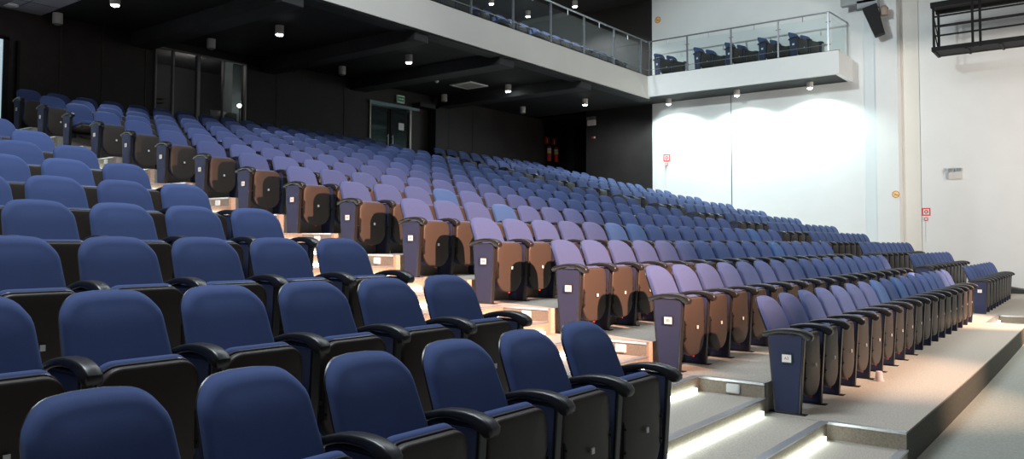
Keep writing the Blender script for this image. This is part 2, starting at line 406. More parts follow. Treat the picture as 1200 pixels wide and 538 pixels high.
def seat_label(b, k, j, n, teal, low):
    adj = 'brighter blue replaced' if teal else 'navy blue'
    st = ' with its seat folded down' if low else ''
    if b == 'middle':
        if j == 0: where = 'at the stair end of'
        elif j == n-1: where = 'at the far end of'
        elif j <= 8: where = ORD[j+1]+' from the stair end in'
        else: where = ORD[n-j]+' from the far end in'
        if low: return f'{adj} seat folded down {where} {ORD[k+1]} row, middle block'
        return f'{adj} tip-up seat {where} {ORD[k+1]} row, middle block'
    if b == 'left':
        where = 'nearest the stairs in' if j == 1 else ORD[j]+' from the stairs in'
        return f'navy blue tip-up seat {where} {ORD[k+1]} row, left foreground block'
    if j == 0: where = 'at the near end of'
    elif j == n-1: where = 'against the white wall in'
    elif j <= 4: where = ORD[j+1]+' from near end of'
    else: where = ORD[n-j]+' from white wall in'
    if low: return f'blue seat folded down {where} {ORD[k+1]} row, far right block'
    return f'blue tip-up seat {where} {ORD[k+1]} row, far right block'
GRP = {'middle':'tip-up seats of the middle block','right':'tip-up seats of the far right block','left':'tip-up seats of the left foreground block'}
SHORT = {'middle':17,'left':0}
stuff_parts = []
for (b, k, j, X, s, last) in CHAIRS:
    key = (b, k, j)
    if key in HIDDEN: continue
    loc = P(k, X, 0, 0); sx = s*dmx(X+0.27)
    rot = math.atan2(dmy(X+0.27), dmx(X+0.27))
    if key in STUFF:
        stuff_parts.append((loc, rot, sx, last)); continue
    d = (Vector(loc)-CAM).length
    n = 17 if b == 'middle' else (9 if k == 0 else 10)
    teal = key in TEAL; low = key in LOW
    root = thing('auditorium_seat', seat_label(b, k, j, n, teal, low), 'chair', loc, rot, GRP[b])
    root.scale = (sx,1,1)
    root['seat_key'] = f'{b},{k},{j}'
    det = 2 if d < 11 else (1 if d < 17 else 0)
    plate = None
    if b == 'middle' and j == 0: plate = ROWL[k]+'3'
    if b == 'right' and j == 0 and k < 2: plate = ROWL[k]+'3'
    build_seat(root, det, last=last, teal=teal, low=low, plate=plate)
for o in list(bpy.data.objects):
    if 'seat_key' in o.keys() and not True: pass
if stuff_parts:
    bm = bmesh.new(); mats = [M['navy'], M['black'], M['shell'], M['panelfab']]
    idx = {'back':[0],'shell':[1],'seat':[2],'cushion':[0],'arm':[1],'panel':[3,1]}
    for (loc, rot, sx, last) in stuff_parts:
        T = Matrix.Translation(loc) @ Matrix.Rotation(rot, 4, 'Z') @ Matrix.Diagonal((sx,1,1,1))
        for key, mi in idx.items():
            n0 = len(bm.faces); v0 = len(bm.verts)
            bm.from_mesh(PROTO[key].data); bm.verts.ensure_lookup_table(); bm.faces.ensure_lookup_table()
            for v in bm.verts[v0:]: v.co = T @ v.co
            for f in bm.faces[n0:]: f.material_index = mi[min(f.material_index, len(mi)-1)]
    me = bpy.data.meshes.new('distant_auditorium_seats'); bm.to_mesh(me); bm.free()
    for m in mats: me.materials.append(m)
    o = bpy.data.objects.new('distant_auditorium_seats', me); C.objects.link(o)
    tag(o, 'remaining small blue seats in the distant rows of the middle and far right blocks', 'chair', kind='stuff')

# ------------------------------------------------------------------ tiers, aisles and floors
YEND = BY
def tier_strip(name, XA, XB):
    bm = bmesh.new()
    for k in range(15):
        z = ROW_Z[k]; zb = GROUND-0.3
        xa, xb = XA(k), XB(k)
        if k < 14: ROWBOX(bm, k, xa, xb, -0.667, -0.667, zb, z, k1=k+1)
        else:
            ROWBOX(bm, k, xa, xb, -0.667, BY-ROW_Y[14]+0.4, zb, z)
    return struct(name, bm, M['carpet'])
def AX(k): return 17*W0*{0:0.955,1:0.965,2:0.985}.get(k,1.0)+0.12     # right edge of the middle block's tiers
def RX(k): return RB.get(k,(21.0,))[0]*W0-0.12
tier_strip('seating_tier', lambda k: -0.11, AX)['label'] = 'carpeted tiers under the middle block of seats'
tier_strip('seating_tier', lambda k: -12.0, lambda k: XL+0.10)['label'] = 'carpeted tiers under the left foreground block'
tier_strip('seating_tier', RX, lambda k: 24.5 if k > 12 else 17.72)['label'] = 'carpeted tiers under the far right block'
fl = bmesh.new(); box(fl, (-16,-9,GROUND-0.3), (WX+0.6, ROW_Y[0]+0.2, GROUND)); struct('floor', fl, M['stagecarpet'])
# dark carpet band along the front riser of the tiers
bm = bmesh.new(); ROWBOX(bm, 0, -12, XL+0.10, -0.672, -0.6, GROUND, ROW_Z[0]-0.012); ROWBOX(bm, 0, -0.11, AX(0), -0.672, -0.6, GROUND, ROW_Z[0]-0.012); ROWBOX(bm, 0, RX(0), 17.72, -0.672, -0.6, GROUND, ROW_Z[0]-0.012)
struct('trim_1', bm, M['darkcarpet'])
# aisle steps
def aisle(label, XA, XB):
    t = thing('aisle_stairs', label, 'stairs', kind='structure')
    st = bmesh.new(); ns = bmesh.new(); lt = bmesh.new(); rs = bmesh.new()
    def step(k, dyf, z, zlow, kb=None, dyb=None, xk=None):
        xa, xb = XA(xk if xk is not None else k), XB(xk if xk is not None else k)
        ROWBOX(st, k, xa, xb, dyf, dyb, GROUND-0.3, z-0.004, k1=kb)
        ROWBOX(rs, k, xa, xb, dyf-0.004, dyf+0.01, zlow, z-0.006)
        ROWBOX(ns, k, xa, xb, dyf-0.012, dyf+0.045, z-0.010, z+0.002)
        # fluorescent strip at the foot of the riser, aluminium channel behind it
        ROWBOX(lt, k, xa+0.05, xb-0.10, dyf-0.028, dyf-0.006, zlow+0.004, zlow+0.032)
    Z = ROW_Z
    step(0, -0.667, Z[0]-0.12, GROUND, 0, -0.10)
    for k in range(15):
        zprev = Z[0]-0.12 if k == 0 else (Z[k-1]+Z[k])/2
        if k < 14:
            step(k, -0.13, Z[k], zprev, k+1, -0.63)
            step(k+1, -0.667, (Z[k]+Z[k+1])/2, Z[k], k+1, -0.10, xk=k)
        else: step(k, -0.13, Z[k], zprev, k, BY-ROW_Y[14])
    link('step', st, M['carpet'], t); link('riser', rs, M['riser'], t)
    link('metal_nosing', ns, M['alu'], t); link('light_strip', lt, M['strip'], t)
    # pale metal edging along the tier sides above the half steps + square step lights
    ed = bmesh.new(); sd = bmesh.new()
    for k in range(15):
        X = XB(k)
        for (bmx, z0, z1, off) in ((ed, Z[k]-0.016, Z[k]+0.003, 0.010), (sd, (Z[k-1] if k else GROUND), Z[k]-0.016, 0.005)):
            a = P(k, X, -0.667); b = P(k, X, -0.13)
            box(bmx, (a[0]-off, a[1], z0), (a[0]+0.03, b[1], z1))
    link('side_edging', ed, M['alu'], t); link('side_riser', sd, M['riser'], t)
    return t
aisle('carpeted aisle stairs lit at each riser, between left and middle blocks', lambda k: XL+0.10, lambda k: -0.11)
aisle('carpeted aisle stairs between middle and far right blocks', AX, RX)
for k in range(0, 12):
    if k == 0: continue
    a = P(k, -0.11, -0.42)
    t = thing('step_light', f'square white step light on the stair side below {ORD[k+1]} row' , 'light', (a[0]-0.006, a[1], ROW_Z[k]-0.065), 0, 'square white step lights along the stairs')
    bm = bbox((-0.016,-0.055,-0.036), (0.0,0.055,0.036), 0.006); link('light_housing', bm, M['white'], t, True)
    bm = BX((-0.018,-0.040,-0.024), (-0.0155,0.040,0.024)); link('lens', bm, M['white'], t)

# ------------------------------------------------------------------ walls
bm = bmesh.new()
box(bm, (WX,3.62,GROUND-0.3), (WX+0.4,10.85,9.95))
struct('wall_right', bm, M['wallwhite'])
bm = bmesh.new(); box(bm, (WX-0.02,3.60,GROUND), (WX+0.1,3.93,9.95)); struct('trim_2', bm, M['wallshade'])  # recess shade beside the pier, painted as a cool band
bm = bmesh.new(); box(bm, (WX-0.05,3.04,GROUND-0.3), (WX+0.9,3.62,9.95)); struct('trim_3', bm, M['wallwhite'])
bm = bmesh.new(); box(bm, (WX+0.40,2.55,GROUND-0.3), (WX+0.8,3.05,9.95)); struct('trim_4', bm, M['wallbeige'])
bm = bmesh.new(); box(bm, (WX+0.40,-9,GROUND-0.3), (WX+0.8,2.56,9.95)); struct('wall_right_stage', bm, M['wallwhite'])
bm = bmesh.new(); box(bm, (WX-0.006,8.00,GROUND), (WX+0.01,8.03,6.1)); struct('trim_5', bm, M['steel'])
# dark painted part of the side wall behind the balcony line
bm = bmesh.new(); box(bm, (WX,10.85,GROUND), (WX+0.4,13.55,ZC+0.1)); box(bm, (WX,10.85,ZC), (WX+0.4,BY+0.1,9.95)); struct('wall_right_dark', bm, M['walldark'])
bm = bmesh.new(); box(bm, (WX+0.4,13.35,GROUND), (24.6,13.55,ZC+0.1)); box(bm, (24.4,13.55,GROUND), (24.6,BY,ZC+0.1)); struct('wall_side_recess', bm, M['walldark'])
bm = bmesh.new(); box(bm, (20.9,BY-0.35,2.5), (22.6,BY,ZC)); struct('wall_back_pier', bm, M['beam'])
# back wall with openings for the booth window and the double door
bm = bmesh.new()
zf = ROW_Z[14]
WXL, WXR = 3.45, 5.87; WZ0, WZ1 = 4.05, 5.90
DXL, DXR, DZ = 10.15, 11.92, 5.50
def wallpiece(x0, x1, z0, z1, mi): box(bm, (x0,BY,z0), (x1,BY+0.15,z1), mi)
wallpiece(-9,0.10,2,9.95,1); wallpiece(0.10,WXL,2,ZC,1); wallpiece(WXL,WXR,2,WZ0,1); wallpiece(WXL,WXR,WZ1,ZC,1)
wallpiece(WXR,DXL,2,ZC,0); wallpiece(DXL,DXR,DZ,ZC,0); wallpiece(DXR,24.6,2,ZC,0); wallpiece(0.1,WX+0.4,ZC,9.95,0)
struct('wall_back', bm, [M['walldark'], M['wallbrown']])
for i, x in enumerate((1.34,2.23,3.22,6.85,9.18,13.75,14.99)):
    bm = BX((x-0.012,BY-0.012,zf), (x+0.012,BY+0.01,ZC)); struct('trim_%d' % (6+i), bm, M['beam'] if x > 6 else M['seam'])
bm = bmesh.new(); box(bm, (12.72,BY-0.35,zf), (12.84,BY,5.75)); box(bm,(12.0,BY-0.35,5.62),(12.84,BY,5.75)); struct('trim_14', bm, M['beam'])
# glazed opening at the far left of the back wall
wd = bmesh.new(); box(wd, (-0.9,BY-0.08,zf), (-0.82,BY,5.45)); box(wd, (0.22,BY-0.08,zf), (0.32,BY,5.45)); box(wd, (-0.9,BY-0.08,5.40), (0.32,BY,5.48))
w2 = struct('window_2', wd, M['blackmetal'])
link('pane', BX((-0.82,BY-0.04,zf), (0.25,BY-0.03,5.40)), mat('daylit_pane', (0.5,0.6,0.65), 0.2, emit=(0.6,0.8,0.9), estr=0.6), w2)
bm = BX((0.47,BY-0.10,zf), (0.52,BY,5.42)); struct('trim_15', bm, M['blackmetal'])
# booth window
wd = bmesh.new()
for x, w in ((WXL,0.02),(3.885,0.022),(4.54,0.05),(5.23,0.022),(WXR,0.02)): box(wd, (x-w/2*1.6,BY-0.05,WZ0), (x+w/2*1.6,BY+0.05,WZ1))
box(wd, (WXL,BY-0.05,WZ1-0.025), (WXR,BY+0.05,WZ1+0.01)); box(wd, (WXL,BY-0.08,WZ0-0.03), (WXR,BY+0.05,WZ0+0.02))
w1 = struct('window_1', wd, mat('window_frame_metal', (0.26,0.25,0.25), 0.5, metal=0.3, noise=20, var=0.05))
link('pane', BX((WXL,BY+0.01,WZ0), (WXR,BY+0.016,WZ1)), M['boothglass'], w1)
bm = bmesh.new(); box(bm, (2.6,BY+3.0,2.8), (8.0,BY+3.1,6.4)); box(bm, (2.6,BY+0.16,6.2), (8.0,BY+3.1,6.3)); box(bm, (2.6,BY+0.16,2.8), (8.0,BY+3.1,3.3)); box(bm, (2.5,BY+0.16,2.8), (2.6,BY+3.1,6.3)); box(bm, (7.9,BY+0.16,2.8), (8.0,BY+3.1,6.3))
struct('wall_booth', bm, M['roomgrey'])
bm = bmesh.new(); box(bm, (6.15,BY+1.0,3.3), (6.6,BY+1.4,6.2)); struct('trim_16', bm, mat('booth_curtain', (0.30,0.36,0.36), 0.8, noise=5, var=0.1))
t = thing('wall_shelf', 'wooden shelf glimpsed through the left pane of the booth window', 'shelf', (4.05,BY+1.0,4.62))
link('board', BX((-0.4,-0.15,0.12), (0.12,0.15,0.15)), M['wood'], t); link('board', BX((-0.4,-0.15,0.22), (0.12,0.15,0.25)), M['wood'], t); link('bracket', BX((-0.36,-0.1,0.0), (-0.33,0.1,0.12)), M['blackmetal'], t)
t = thing('monitor', 'dark screen standing behind the right half of the booth window', 'monitor', (5.85,BY+0.9,3.9))
link('screen', bbox((-0.42,-0.02,0.25), (0.38,0.03,0.85), 0.01), M['black'], t, True); link('stand', BX((-0.05,0.0,-0.6), (0.05,0.05,0.25)), M['black'], t)
t = thing('desk_lamp', 'tiny bright lamp glowing behind the right pane of the booth window', 'lamp', (6.05,BY+0.5,4.3))
bm = bmesh.new(); cyl(bm, (0,0,-0.5), (0,0,0.58), 0.012, 8); link('stem', bm, M['black'], t)
bm = bmesh.new(); lathe(bm, [(0.02,0.64),(0.05,0.62),(0.055,0.58),(0.03,0.56)], (0,0,0), 14); link('shade', bm, M['glow'], t, True)
# double door
d = thing('door_1', 'dark glazed double door at the top of the hall with a white paper notice', 'door', (0,0,0), kind='structure')
for (a, b, hx) in ((DXL+0.06,10.98,10.90),(11.04,DXR-0.09,11.10)):
    f = bmesh.new(); box(f, (a,BY-0.02,zf), (a+0.04,BY+0.04,DZ-0.08)); box(f, (b-0.04,BY-0.02,zf), (b,BY+0.04,DZ-0.08)); box(f, (a,BY-0.02,DZ-0.14), (b,BY+0.04,DZ-0.08)); box(f, (a,BY-0.02,zf), (b,BY+0.04,zf+0.1))
    lf = link('door_leaf', f, M['blackmetal'], d)
    link('pane', BX((a+0.04,BY,zf+0.1), (b-0.04,BY+0.012,DZ-0.14)), M['doorglass'], lf)
    hb = bmesh.new(); cyl(hb, (hx,BY-0.06,zf+0.85), (hx,BY-0.06,zf+1.25), 0.012); cyl(hb,(hx,BY-0.06,zf+0.9),(hx,BY,zf+0.9),0.008); cyl(hb,(hx,BY-0.06,zf+1.2),(hx,BY,zf+1.2),0.008)
    link('door_handle', hb, M['alu'], lf, True)
f = bmesh.new(); box(f, (DXL,BY-0.05,zf), (DXL+0.045,BY+0.1,DZ)); box(f, (DXR-0.08,BY-0.05,zf), (DXR-0.05,BY+0.1,DZ)); box(f, (DXR-0.035,BY-0.05,zf), (DXR,BY+0.1,DZ)); link('door_frame', f, mat('tarnished_frame', (0.34,0.32,0.28), 0.4, metal=0.5, noise=20, var=0.05), d)
f = bmesh.new(); box(f, (DXL-0.05,BY-0.10,DZ), (12.22,BY,DZ+0.09)); link('door_track', f, mat('door_track_metal', (0.16,0.22,0.23), 0.4, metal=0.4, noise=20, var=0.05), d)
bm = bmesh.new(); box(bm, (DXL,BY+1.5,3), (DXR+2,BY+1.6,6)); box(bm, (DXL-1,BY+0.16,3.0), (DXR+2,BY+1.6,3.36)); struct('wall_corridor', bm, M['roomgrey'])
tag(link('paper_notice', BX((11.37,BY-0.032,4.82), (11.60,BY-0.026,5.04)), M['white']), 'white paper notice taped to the right leaf of the dark double door', 'sign')
# exit sign
t = thing('exit_sign', 'small green and white exit sign above the dark double door', 'sign', (11.42,BY-0.04,5.80))
link('sign_box', bbox((-0.17,-0.03,-0.13), (0.17,0.03,0.11), 0.01), M['white'], t)
link('green_face', BX((-0.14,-0.036,-0.09), (0.14,-0.030,0.07)), M['green'], t)
bm = bmesh.new(); box(bm, (-0.11,-0.040,-0.02), (0.06,-0.036,0.0)); slab(bm, [(0.05,-0.04),(0.11,-0.01),(0.05,0.02)], 0.004, 0.001, lambda u, v, w: (u,-0.036-w,v), 1); link('arrow', bm, M['white'], t)
# left closing wall and ceilings
bm = bmesh.new(); box(bm, (-9.2,-9,GROUND-0.3), (-9,BY,9.95)); struct('wall_left', bm, M['walldark'])
bm = bmesh.new(); box(bm, (-9,BALY+0.05,ZC), (24.6,BY+0.1,ZC+0.12)); box(bm, (WX-1.4,4.35,ZC), (WX,BALY+0.1,ZC+0.12)); struct('ceiling', bm, M['ceil'])
bm = bmesh.new()
box(bm, (-9,BALY-0.6,9.75), (WX+0.4,BY+0.1,9.95)); struct('ceiling_upper', bm, M['ceil'])
# beams under the balcony
for i, (xa, xb) in enumerate(((-0.75,-0.2),(2.85,3.35),(6.35,6.80),(9.40,9.98),(13.15,13.72))):
    bm = bbox((xa,BALY+0.10,5.79), (xb,BY,ZC), 0.01); o = struct('ceiling_beam', bm, M['beam']); o['label'] = 'dark ceiling beam under the balcony, %s from the left' % ORD[i+1]
bm = bbox((-9,BALY+0.04,5.98), (BALX+0.3,BALY+0.45,ZC), 0.01); struct('trim_17', bm, M['beam'])
bm = bmesh.new(); 
box(bm, (-2.0,13.0,ZC-0.05), (0.92,BY-0.03,ZC-0.0))
o = struct('ceiling_tiles', bm, M['tile']); o['label'] = 'lighter grey ceiling tiles in the far left corner'
bm = bmesh.new()
for x in (-0.5,0.35): box(bm, (x,13.0,ZC-0.056), (x+0.015,BY-0.03,ZC-0.05))
for y in (14.2,15.1): box(bm, (-2.0,y,ZC-0.056), (0.92,y+0.015,ZC-0.05))
link('tile_joint', bm, M['black'], o)

# ------------------------------------------------------------------ balconies
bm = bmesh.new()
box(bm, (-9,BALY,ZB), (BALX+0.12,BALY+0.12,ZT)); box(bm, (-9,BALY+0.12,ZT-0.15), (WX,BY,ZT-0.02), 1)
o = struct('balcony', bm, [M['fascia'], M['darkcarpet']]); o['label'] = 'long balcony across the back of the hall with a pale front'
bm = bmesh.new()
box(bm, (BALX,4.25,ZB+0.06), (BALX+0.12,BALY,ZT)); box(bm, (BALX+0.12,4.25,ZB+0.06), (WX,4.37,ZT)); 
box(bm, (BALX+0.12,4.37,ZT-0.15), (WX,BALY+0.12,ZT-0.02), 1)
o = struct('balcony', bm, [M['wallwhite'], M['darkcarpet']]); o['label'] = 'short white balcony along the white side wall'
bm = BX((-9,BALY-0.008,ZT), (BALX,BALY+0.10,ZT+0.012)); struct('trim_18', bm, M['blackmetal'])
bm = BX((BALX-0.006,4.24,ZT), (BALX+0.10,BALY,ZT+0.010)); struct('trim_19', bm, M['blackmetal'])

def post(t, x, y, z0, h, ax):
    bm = bmesh.new(); box(bm, (x-0.022,y-0.022,z0-0.12), (x+0.022,y+0.022,z0+h))
    p = link('post', bm, M['steel'], t)
    c = bmesh.new()
    for z in (z0+0.2, z0+0.85):
        if ax == 'x': cyl(c, (x-0.07,y,z), (x+0.07,y,z), 0.014, 8)
        else: cyl(c, (x,y-0.07,z), (x,y+0.07,z), 0.014, 8)
    link('glass_clamp', c, M['steel'], p, True)
RH = 1.12
t = thing('glass_railing', 'glass railing with steel posts along the front of the long balcony', 'railing', (0,0,0))
ys = BALY+0.03
px = [-3.4,-1.75,-0.1,1.55,3.2,4.86,6.52,8.18,9.84,11.52,13.20,14.90,16.61]
for x in px: post(t, x, ys, ZT, RH, 'x')
for a, b in zip(px[:-1], px[1:]):
    link('glass_panel', BX((a+0.05,ys-0.005,ZT+0.06), (b-0.05,ys+0.005,ZT+RH-0.13)), M['glass'], t)
    bm = bmesh.new(); xm = (a+b)/2; cyl(bm, (xm,ys,ZT+RH), (xm,ys,ZT+RH-0.16), 0.014, 8); link('rail_bracket', bm, M['steel'], t)
bm = bmesh.new(); cyl(bm, (-3.6,ys,ZT+RH+0.01), (BALX,ys,ZT+RH+0.01), 0.027, 12); link('handrail', bm, M['steel'], t, True)
bm = bmesh.new(); cyl(bm, (-3.6,ys,ZT+0.20), (BALX,ys,ZT+0.20), 0.009, 8); link('lower_rail', bm, M['steel'], t, True)
t = thing('glass_railing', 'glass railing with steel posts on the short white side balcony', 'railing', (0,0,0))
xs = BALX+0.03
py = [10.2,8.86,7.41,5.96,4.53]
for y in py: post(t, xs, y, ZT, RH, 'y')
for a, b in zip(py[:-1], py[1:]):
    link('glass_panel', BX((xs-0.005,b+0.05,ZT+0.06), (xs+0.005,a-0.05,ZT+RH-0.13)), M['glass'], t)
    bm = bmesh.new(); ym = (a+b)/2; cyl(bm, (xs,ym,ZT+RH), (xs,ym,ZT+RH-0.16), 0.014, 8); link('rail_bracket', bm, M['steel'], t)
bm = bmesh.new(); cyl(bm, (xs,10.24,ZT+RH+0.01), (xs,4.50,ZT+RH+0.01), 0.022, 12); cyl(bm, (xs,4.50,ZT+RH+0.01), (WX,4.40,ZT+RH+0.01), 0.022, 12); link('handrail', bm, M['steel'], t, True)
bm = bmesh.new(); cyl(bm, (xs,10.2,ZT+0.20), (xs,4.53,ZT+0.20), 0.009, 8); link('lower_rail', bm, M['steel'], t, True)
link('glass_panel', BX((xs+0.06,4.44,ZT+0.06), (WX-0.05,4.45,ZT+RH-0.13)), M['glass'], t)

# seats on the balconies
def balcony_seat(x, y, z, label, group, last, plate=None, rz=0, low=False):
    r = thing('auditorium_seat', label, 'chair', (x,y,z), rz, group); r['seat_key'] = 'balcony'
    build_seat(r, 1 if plate else 0, last=last, plate=plate, low=low)
yy = (9.86,8.45,7.40,6.35,5.42)
for i, y in enumerate(yy):
    for j in range(2):
        lab = f'blue seat on the short side balcony, {ORD[5-i]} pair from the stage, ' + ('beside the railing' if j == 0 else 'beside the wall')
        th = math.radians(-20); balcony_seat(17.22+j*W0*math.cos(th), y+j*W0*math.sin(th)-0.02, ZT-0.02, lab, 'seats on the short side balcony', j == 1, 'A' if j == 0 else None, th)
nb = 14
for j in range(nb):
    x = 9.55+j*W0
    balcony_seat(x, 11.12, ZT-0.02, f'pale blue seat top above the long balcony edge, {ORD[nb-j]} from the white wall corner', 'seats along the front of the long balcony', j == nb-1, low=(j in (1,4)))
for j in range(2):
    balcony_seat(7.3+j*W0, 10.85, ZT-0.02, 'blue seat top behind the long balcony railing, ' + ('farthest left of those in view' if j == 0 else 'second from the left, before the gap'), 'seats along the front of the long balcony', j == 1)

# ------------------------------------------------------------------ lamps
def light(name, kind, loc, energy, col=(1,1,1), size=0.1, rot=(0,0,0), spot=None, blend=0.5, size_y=None):
    l = bpy.data.lights.new(name, kind); l.energy = energy; l.color = col
    if kind == 'AREA':
        l.size = size
        if size_y: l.shape = 'RECTANGLE'; l.size_y = size_y
    else: l.shadow_soft_size = size
    if spot: l.spot_size = math.radians(spot); l.spot_blend = blend
    o = bpy.data.objects.new(name, l); C.objects.link(o); o.location = loc; o.rotation_euler = rot; return o
def aim(o, target):
    o.rotation_euler = (Vector(target)-o.location).to_track_quat('-Z', 'Y').to_euler()
def downlight(x, y, ztop, label, group, lit, glow=None, h=0.20, r=0.095):
    t = thing('ceiling_downlight', label, 'light', (x,y,ztop), 0, group)
    bm = bmesh.new(); lathe(bm, [(r,0),(r,-h*0.55),(r*0.93,-h*0.56),(r*0.93,-h*0.60),(r,-h*0.61),(r,-h*0.93),(r*0.9,-h)], (0,0,0), 24); link('housing', bm, M['lampbody'], t, True)
    bm = bmesh.new(); lathe(bm, [(r*0.78,-h-0.001),(r*0.66,-h-0.02),(r*0.3,-h-0.032)], (0,0,0), 20); link('lens', bm, (glow or M['glow']) if lit else M['lampdark'], t, True)
E_UNDER = 210; E_SIDE = 420; E_UP = 650
lit = [(1.25,13.45),(4.55,12.75),(8.25,12.42),(12.85,12.77),(16.3,12.20)]
for i, (x, y) in enumerate(lit):
    downlight(x, y, ZC, 'lit round downlight under the balcony, %s from the left' % ORD[i+1], 'lit downlights under the balcony', True)
    aim(light('balcony_light', 'SPOT', (x,y,ZC-0.26), E_UNDER*(0.6 if i < 4 else 1.0), (0.88,0.92,1.0), 0.06, spot=72 if i < 4 else 176, blend=0.5), (x,y-0.9 if i < 4 else y,3.5))
for i, (x, y) in enumerate([(1.14,15.7),(4.30,15.05),(8.13,14.86),(12.9,15.45),(16.3,14.8)]):
    downlight(x, y, ZC, 'unlit grey cylinder lamp under the balcony, %s from the left' % ORD[i+1], 'unlit lamps near the back wall', False, h=0.22, r=0.10)
for i, (x, y) in enumerate([(17.93,9.95),(17.78,7.53),(17.90,5.32)]):
    downlight(x, y, ZC+0.02, 'lit round downlight under the short side balcony, %s' % ('nearest the corner','in the middle','nearest the stage')[i], 'downlights under the side balcony', True, M['glowcool'])
    light('balcony_light', 'SPOT', (x,y,ZC-0.25), E_SIDE*0.85, (0.80,1.0,0.97), 0.06, spot=150, blend=0.5)
for i, (x, y) in enumerate([(15.0,15.2),(17.0,15.1),(17.0,13.06)]):
    downlight(x, y, 9.75, 'lit lamp on the dark ceiling above the long balcony, %s' % ('farthest left','in the middle','nearest the white wall')[i], 'lamps above the long balcony', True)
    light('balcony_light', 'SPOT', (x,y,9.48), E_UP, (0.95,0.98,1.0), 0.06, spot=140, blend=0.5)
light('balcony_light', 'SPOT', (13.0,10.6,9.48), 420, (0.85,0.92,1.0), 0.06, spot=130, blend=0.5)  # added light without a fixture, brightens the long balcony's seat tops
# flush round lamp in the tiled corner
t = thing('recessed_lamp', 'shallow round lamp on the grey ceiling tiles, far left', 'light', (0.20,15.6,ZC-0.035))
bm = bmesh.new(); lathe(bm, [(0.10,0.045),(0.14,0.0),(0.15,-0.03),(0.12,-0.05)], (0,0,0), 24); link('housing', bm, M['white'], t, True)
bm = bmesh.new(); lathe(bm, [(0.10,-0.051),(0.05,-0.06)], (0,0,0), 20); link('lens', bm, M['lampbody'], t, True)
light('corner_lamp', 'POINT', (-0.2,14.2,5.3), 6, (0.85,0.85,1.0), 0.2)
# air diffuser and smoke sensor
t = thing('air_diffuser', 'square white air diffuser on the dark ceiling under the balcony', 'vent', (12.15,13.75,ZC))
bm = bmesh.new()
for a, b in (((-0.42,-0.42),(0.42,-0.36)),((-0.42,0.36),(0.42,0.42)),((-0.42,-0.36),(-0.36,0.36)),((0.36,-0.36),(0.42,0.36))): box(bm, (*a,-0.03), (*b,0))
link('frame', bm, M['white'], t); link('grille', BX((-0.36,-0.36,-0.02), (0.36,0.36,-0.005)), mat('grille_grey', (0.42,0.41,0.37), 0.6, noise=60, var=0.2), t)
t = thing('smoke_detector', 'small white smoke detector beside the square air diffuser', 'detector', (11.1,14.1,ZC)); bm = bmesh.new(); lathe(bm, [(0.06,0),(0.06,-0.03),(0.03,-0.06)], (0,0,0), 16); link('housing', bm, M['white'], t, True)

# ------------------------------------------------------------------ fittings on the walls
for i, x in enumerate((19.48,19.97)):
    side = ('left','right')[i]
    t = thing('fire_extinguisher', f'red fire extinguisher on the dark back wall, {side} one of two', 'fire extinguisher', (x,BY-0.12,4.50), 0, 'fire extinguishers on the back wall')
    bm = bmesh.new(); lathe(bm, [(0.07,0),(0.085,0.02),(0.085,0.50),(0.06,0.56),(0.025,0.60)], (0,0,0), 20); link('cylinder', bm, M['extred'], t, True)
    bm = bmesh.new(); lathe(bm, [(0.0865,0.30),(0.0865,0.42)], (0,0,0), 20); link('yellow_label', bm, M['yellow'], t, True)
    bm = bmesh.new(); lathe(bm, [(0.0865,0.43),(0.0865,0.50)], (0,0,0), 20); link('white_label', bm, M['white'], t, True)
    bm = bmesh.new(); cyl(bm, (0,0,0.60), (0,0,0.66), 0.02, 10); box(bm, (-0.07,-0.01,0.64), (0.03,0.01,0.66)); box(bm, (-0.07,-0.01,0.68), (0.02,0.01,0.695)); link('valve', bm, M['black'], t)
    bm = bmesh.new(); cyl(bm, (0.02,0,0.63), (0.10,0,0.55), 0.010, 8); cyl(bm, (0.10,0,0.55), (0.10,0,0.25), 0.010, 8); link('hose', bm, M['black'], t, True)
    t = thing('extinguisher_sign', f'red square sign above the {side} fire extinguisher', 'sign', (x,BY-0.02,5.32), 0, 'signs above the fire extinguishers')
    link('plate', BX((-0.15,-0.006,-0.14), (0.15,0.006,0.14)), M['extred'], t)
    bm = bmesh.new(); box(bm, (-0.03,-0.010,-0.10), (0.03,-0.006,0.04)); box(bm, (-0.015,-0.010,0.04), (0.015,-0.006,0.09)); box(bm, (-0.05,-0.010,0.07), (-0.015,-0.006,0.09)); link('symbol', bm, M['white'], t)
def emergency_light(loc, rz, label, s=1.0):
    t = thing('emergency_light', label, 'light', loc, rz); t.scale = (s,s,s)
    link('battery_box', bbox((-0.17,-0.09,-0.14), (0.17,0,0.06), 0.012), M['lampbody'], t, True)
    for sx in (-1, 1):
        h = bmesh.new(); box(h, (sx*0.10-0.075,-0.12,0.08), (sx*0.10+0.075,-0.03,0.17)); hd = link('lamp_head', h, M['steel'], t)
        link('reflector', BX((sx*0.10-0.06,-0.126,0.09), (sx*0.10+0.06,-0.12,0.16)), M['lampdark'], hd)
        b = bmesh.new(); cyl(b, (sx*0.10,-0.06,0.05), (sx*0.10,-0.06,0.09), 0.012, 8); link('bracket', b, M['steel'], t)
    return t
emergency_light((WX+0.004,13.29,5.70), -PI/2, 'grey twin-head emergency light on the dark side wall under the balcony')
t = emergency_light((WX+0.398,1.69,3.24), -PI/2, 'white twin-head emergency light on the cream wall at right')
link('socket', BX((-0.30,-0.02,0.06), (-0.26,0,0.12)), M['lampbody'], t)
bm = bmesh.new(); cyl(bm, (-0.28,-0.015,0.08), (-0.27,-0.015,-0.12), 0.006, 6); cyl(bm, (-0.27,-0.015,-0.12), (-0.24,-0.015,-0.20), 0.006, 6); cyl(bm, (-0.28,-0.015,0.06), (-0.17,-0.02,-0.05), 0.005, 6); link('cable', bm, M['white'], t)
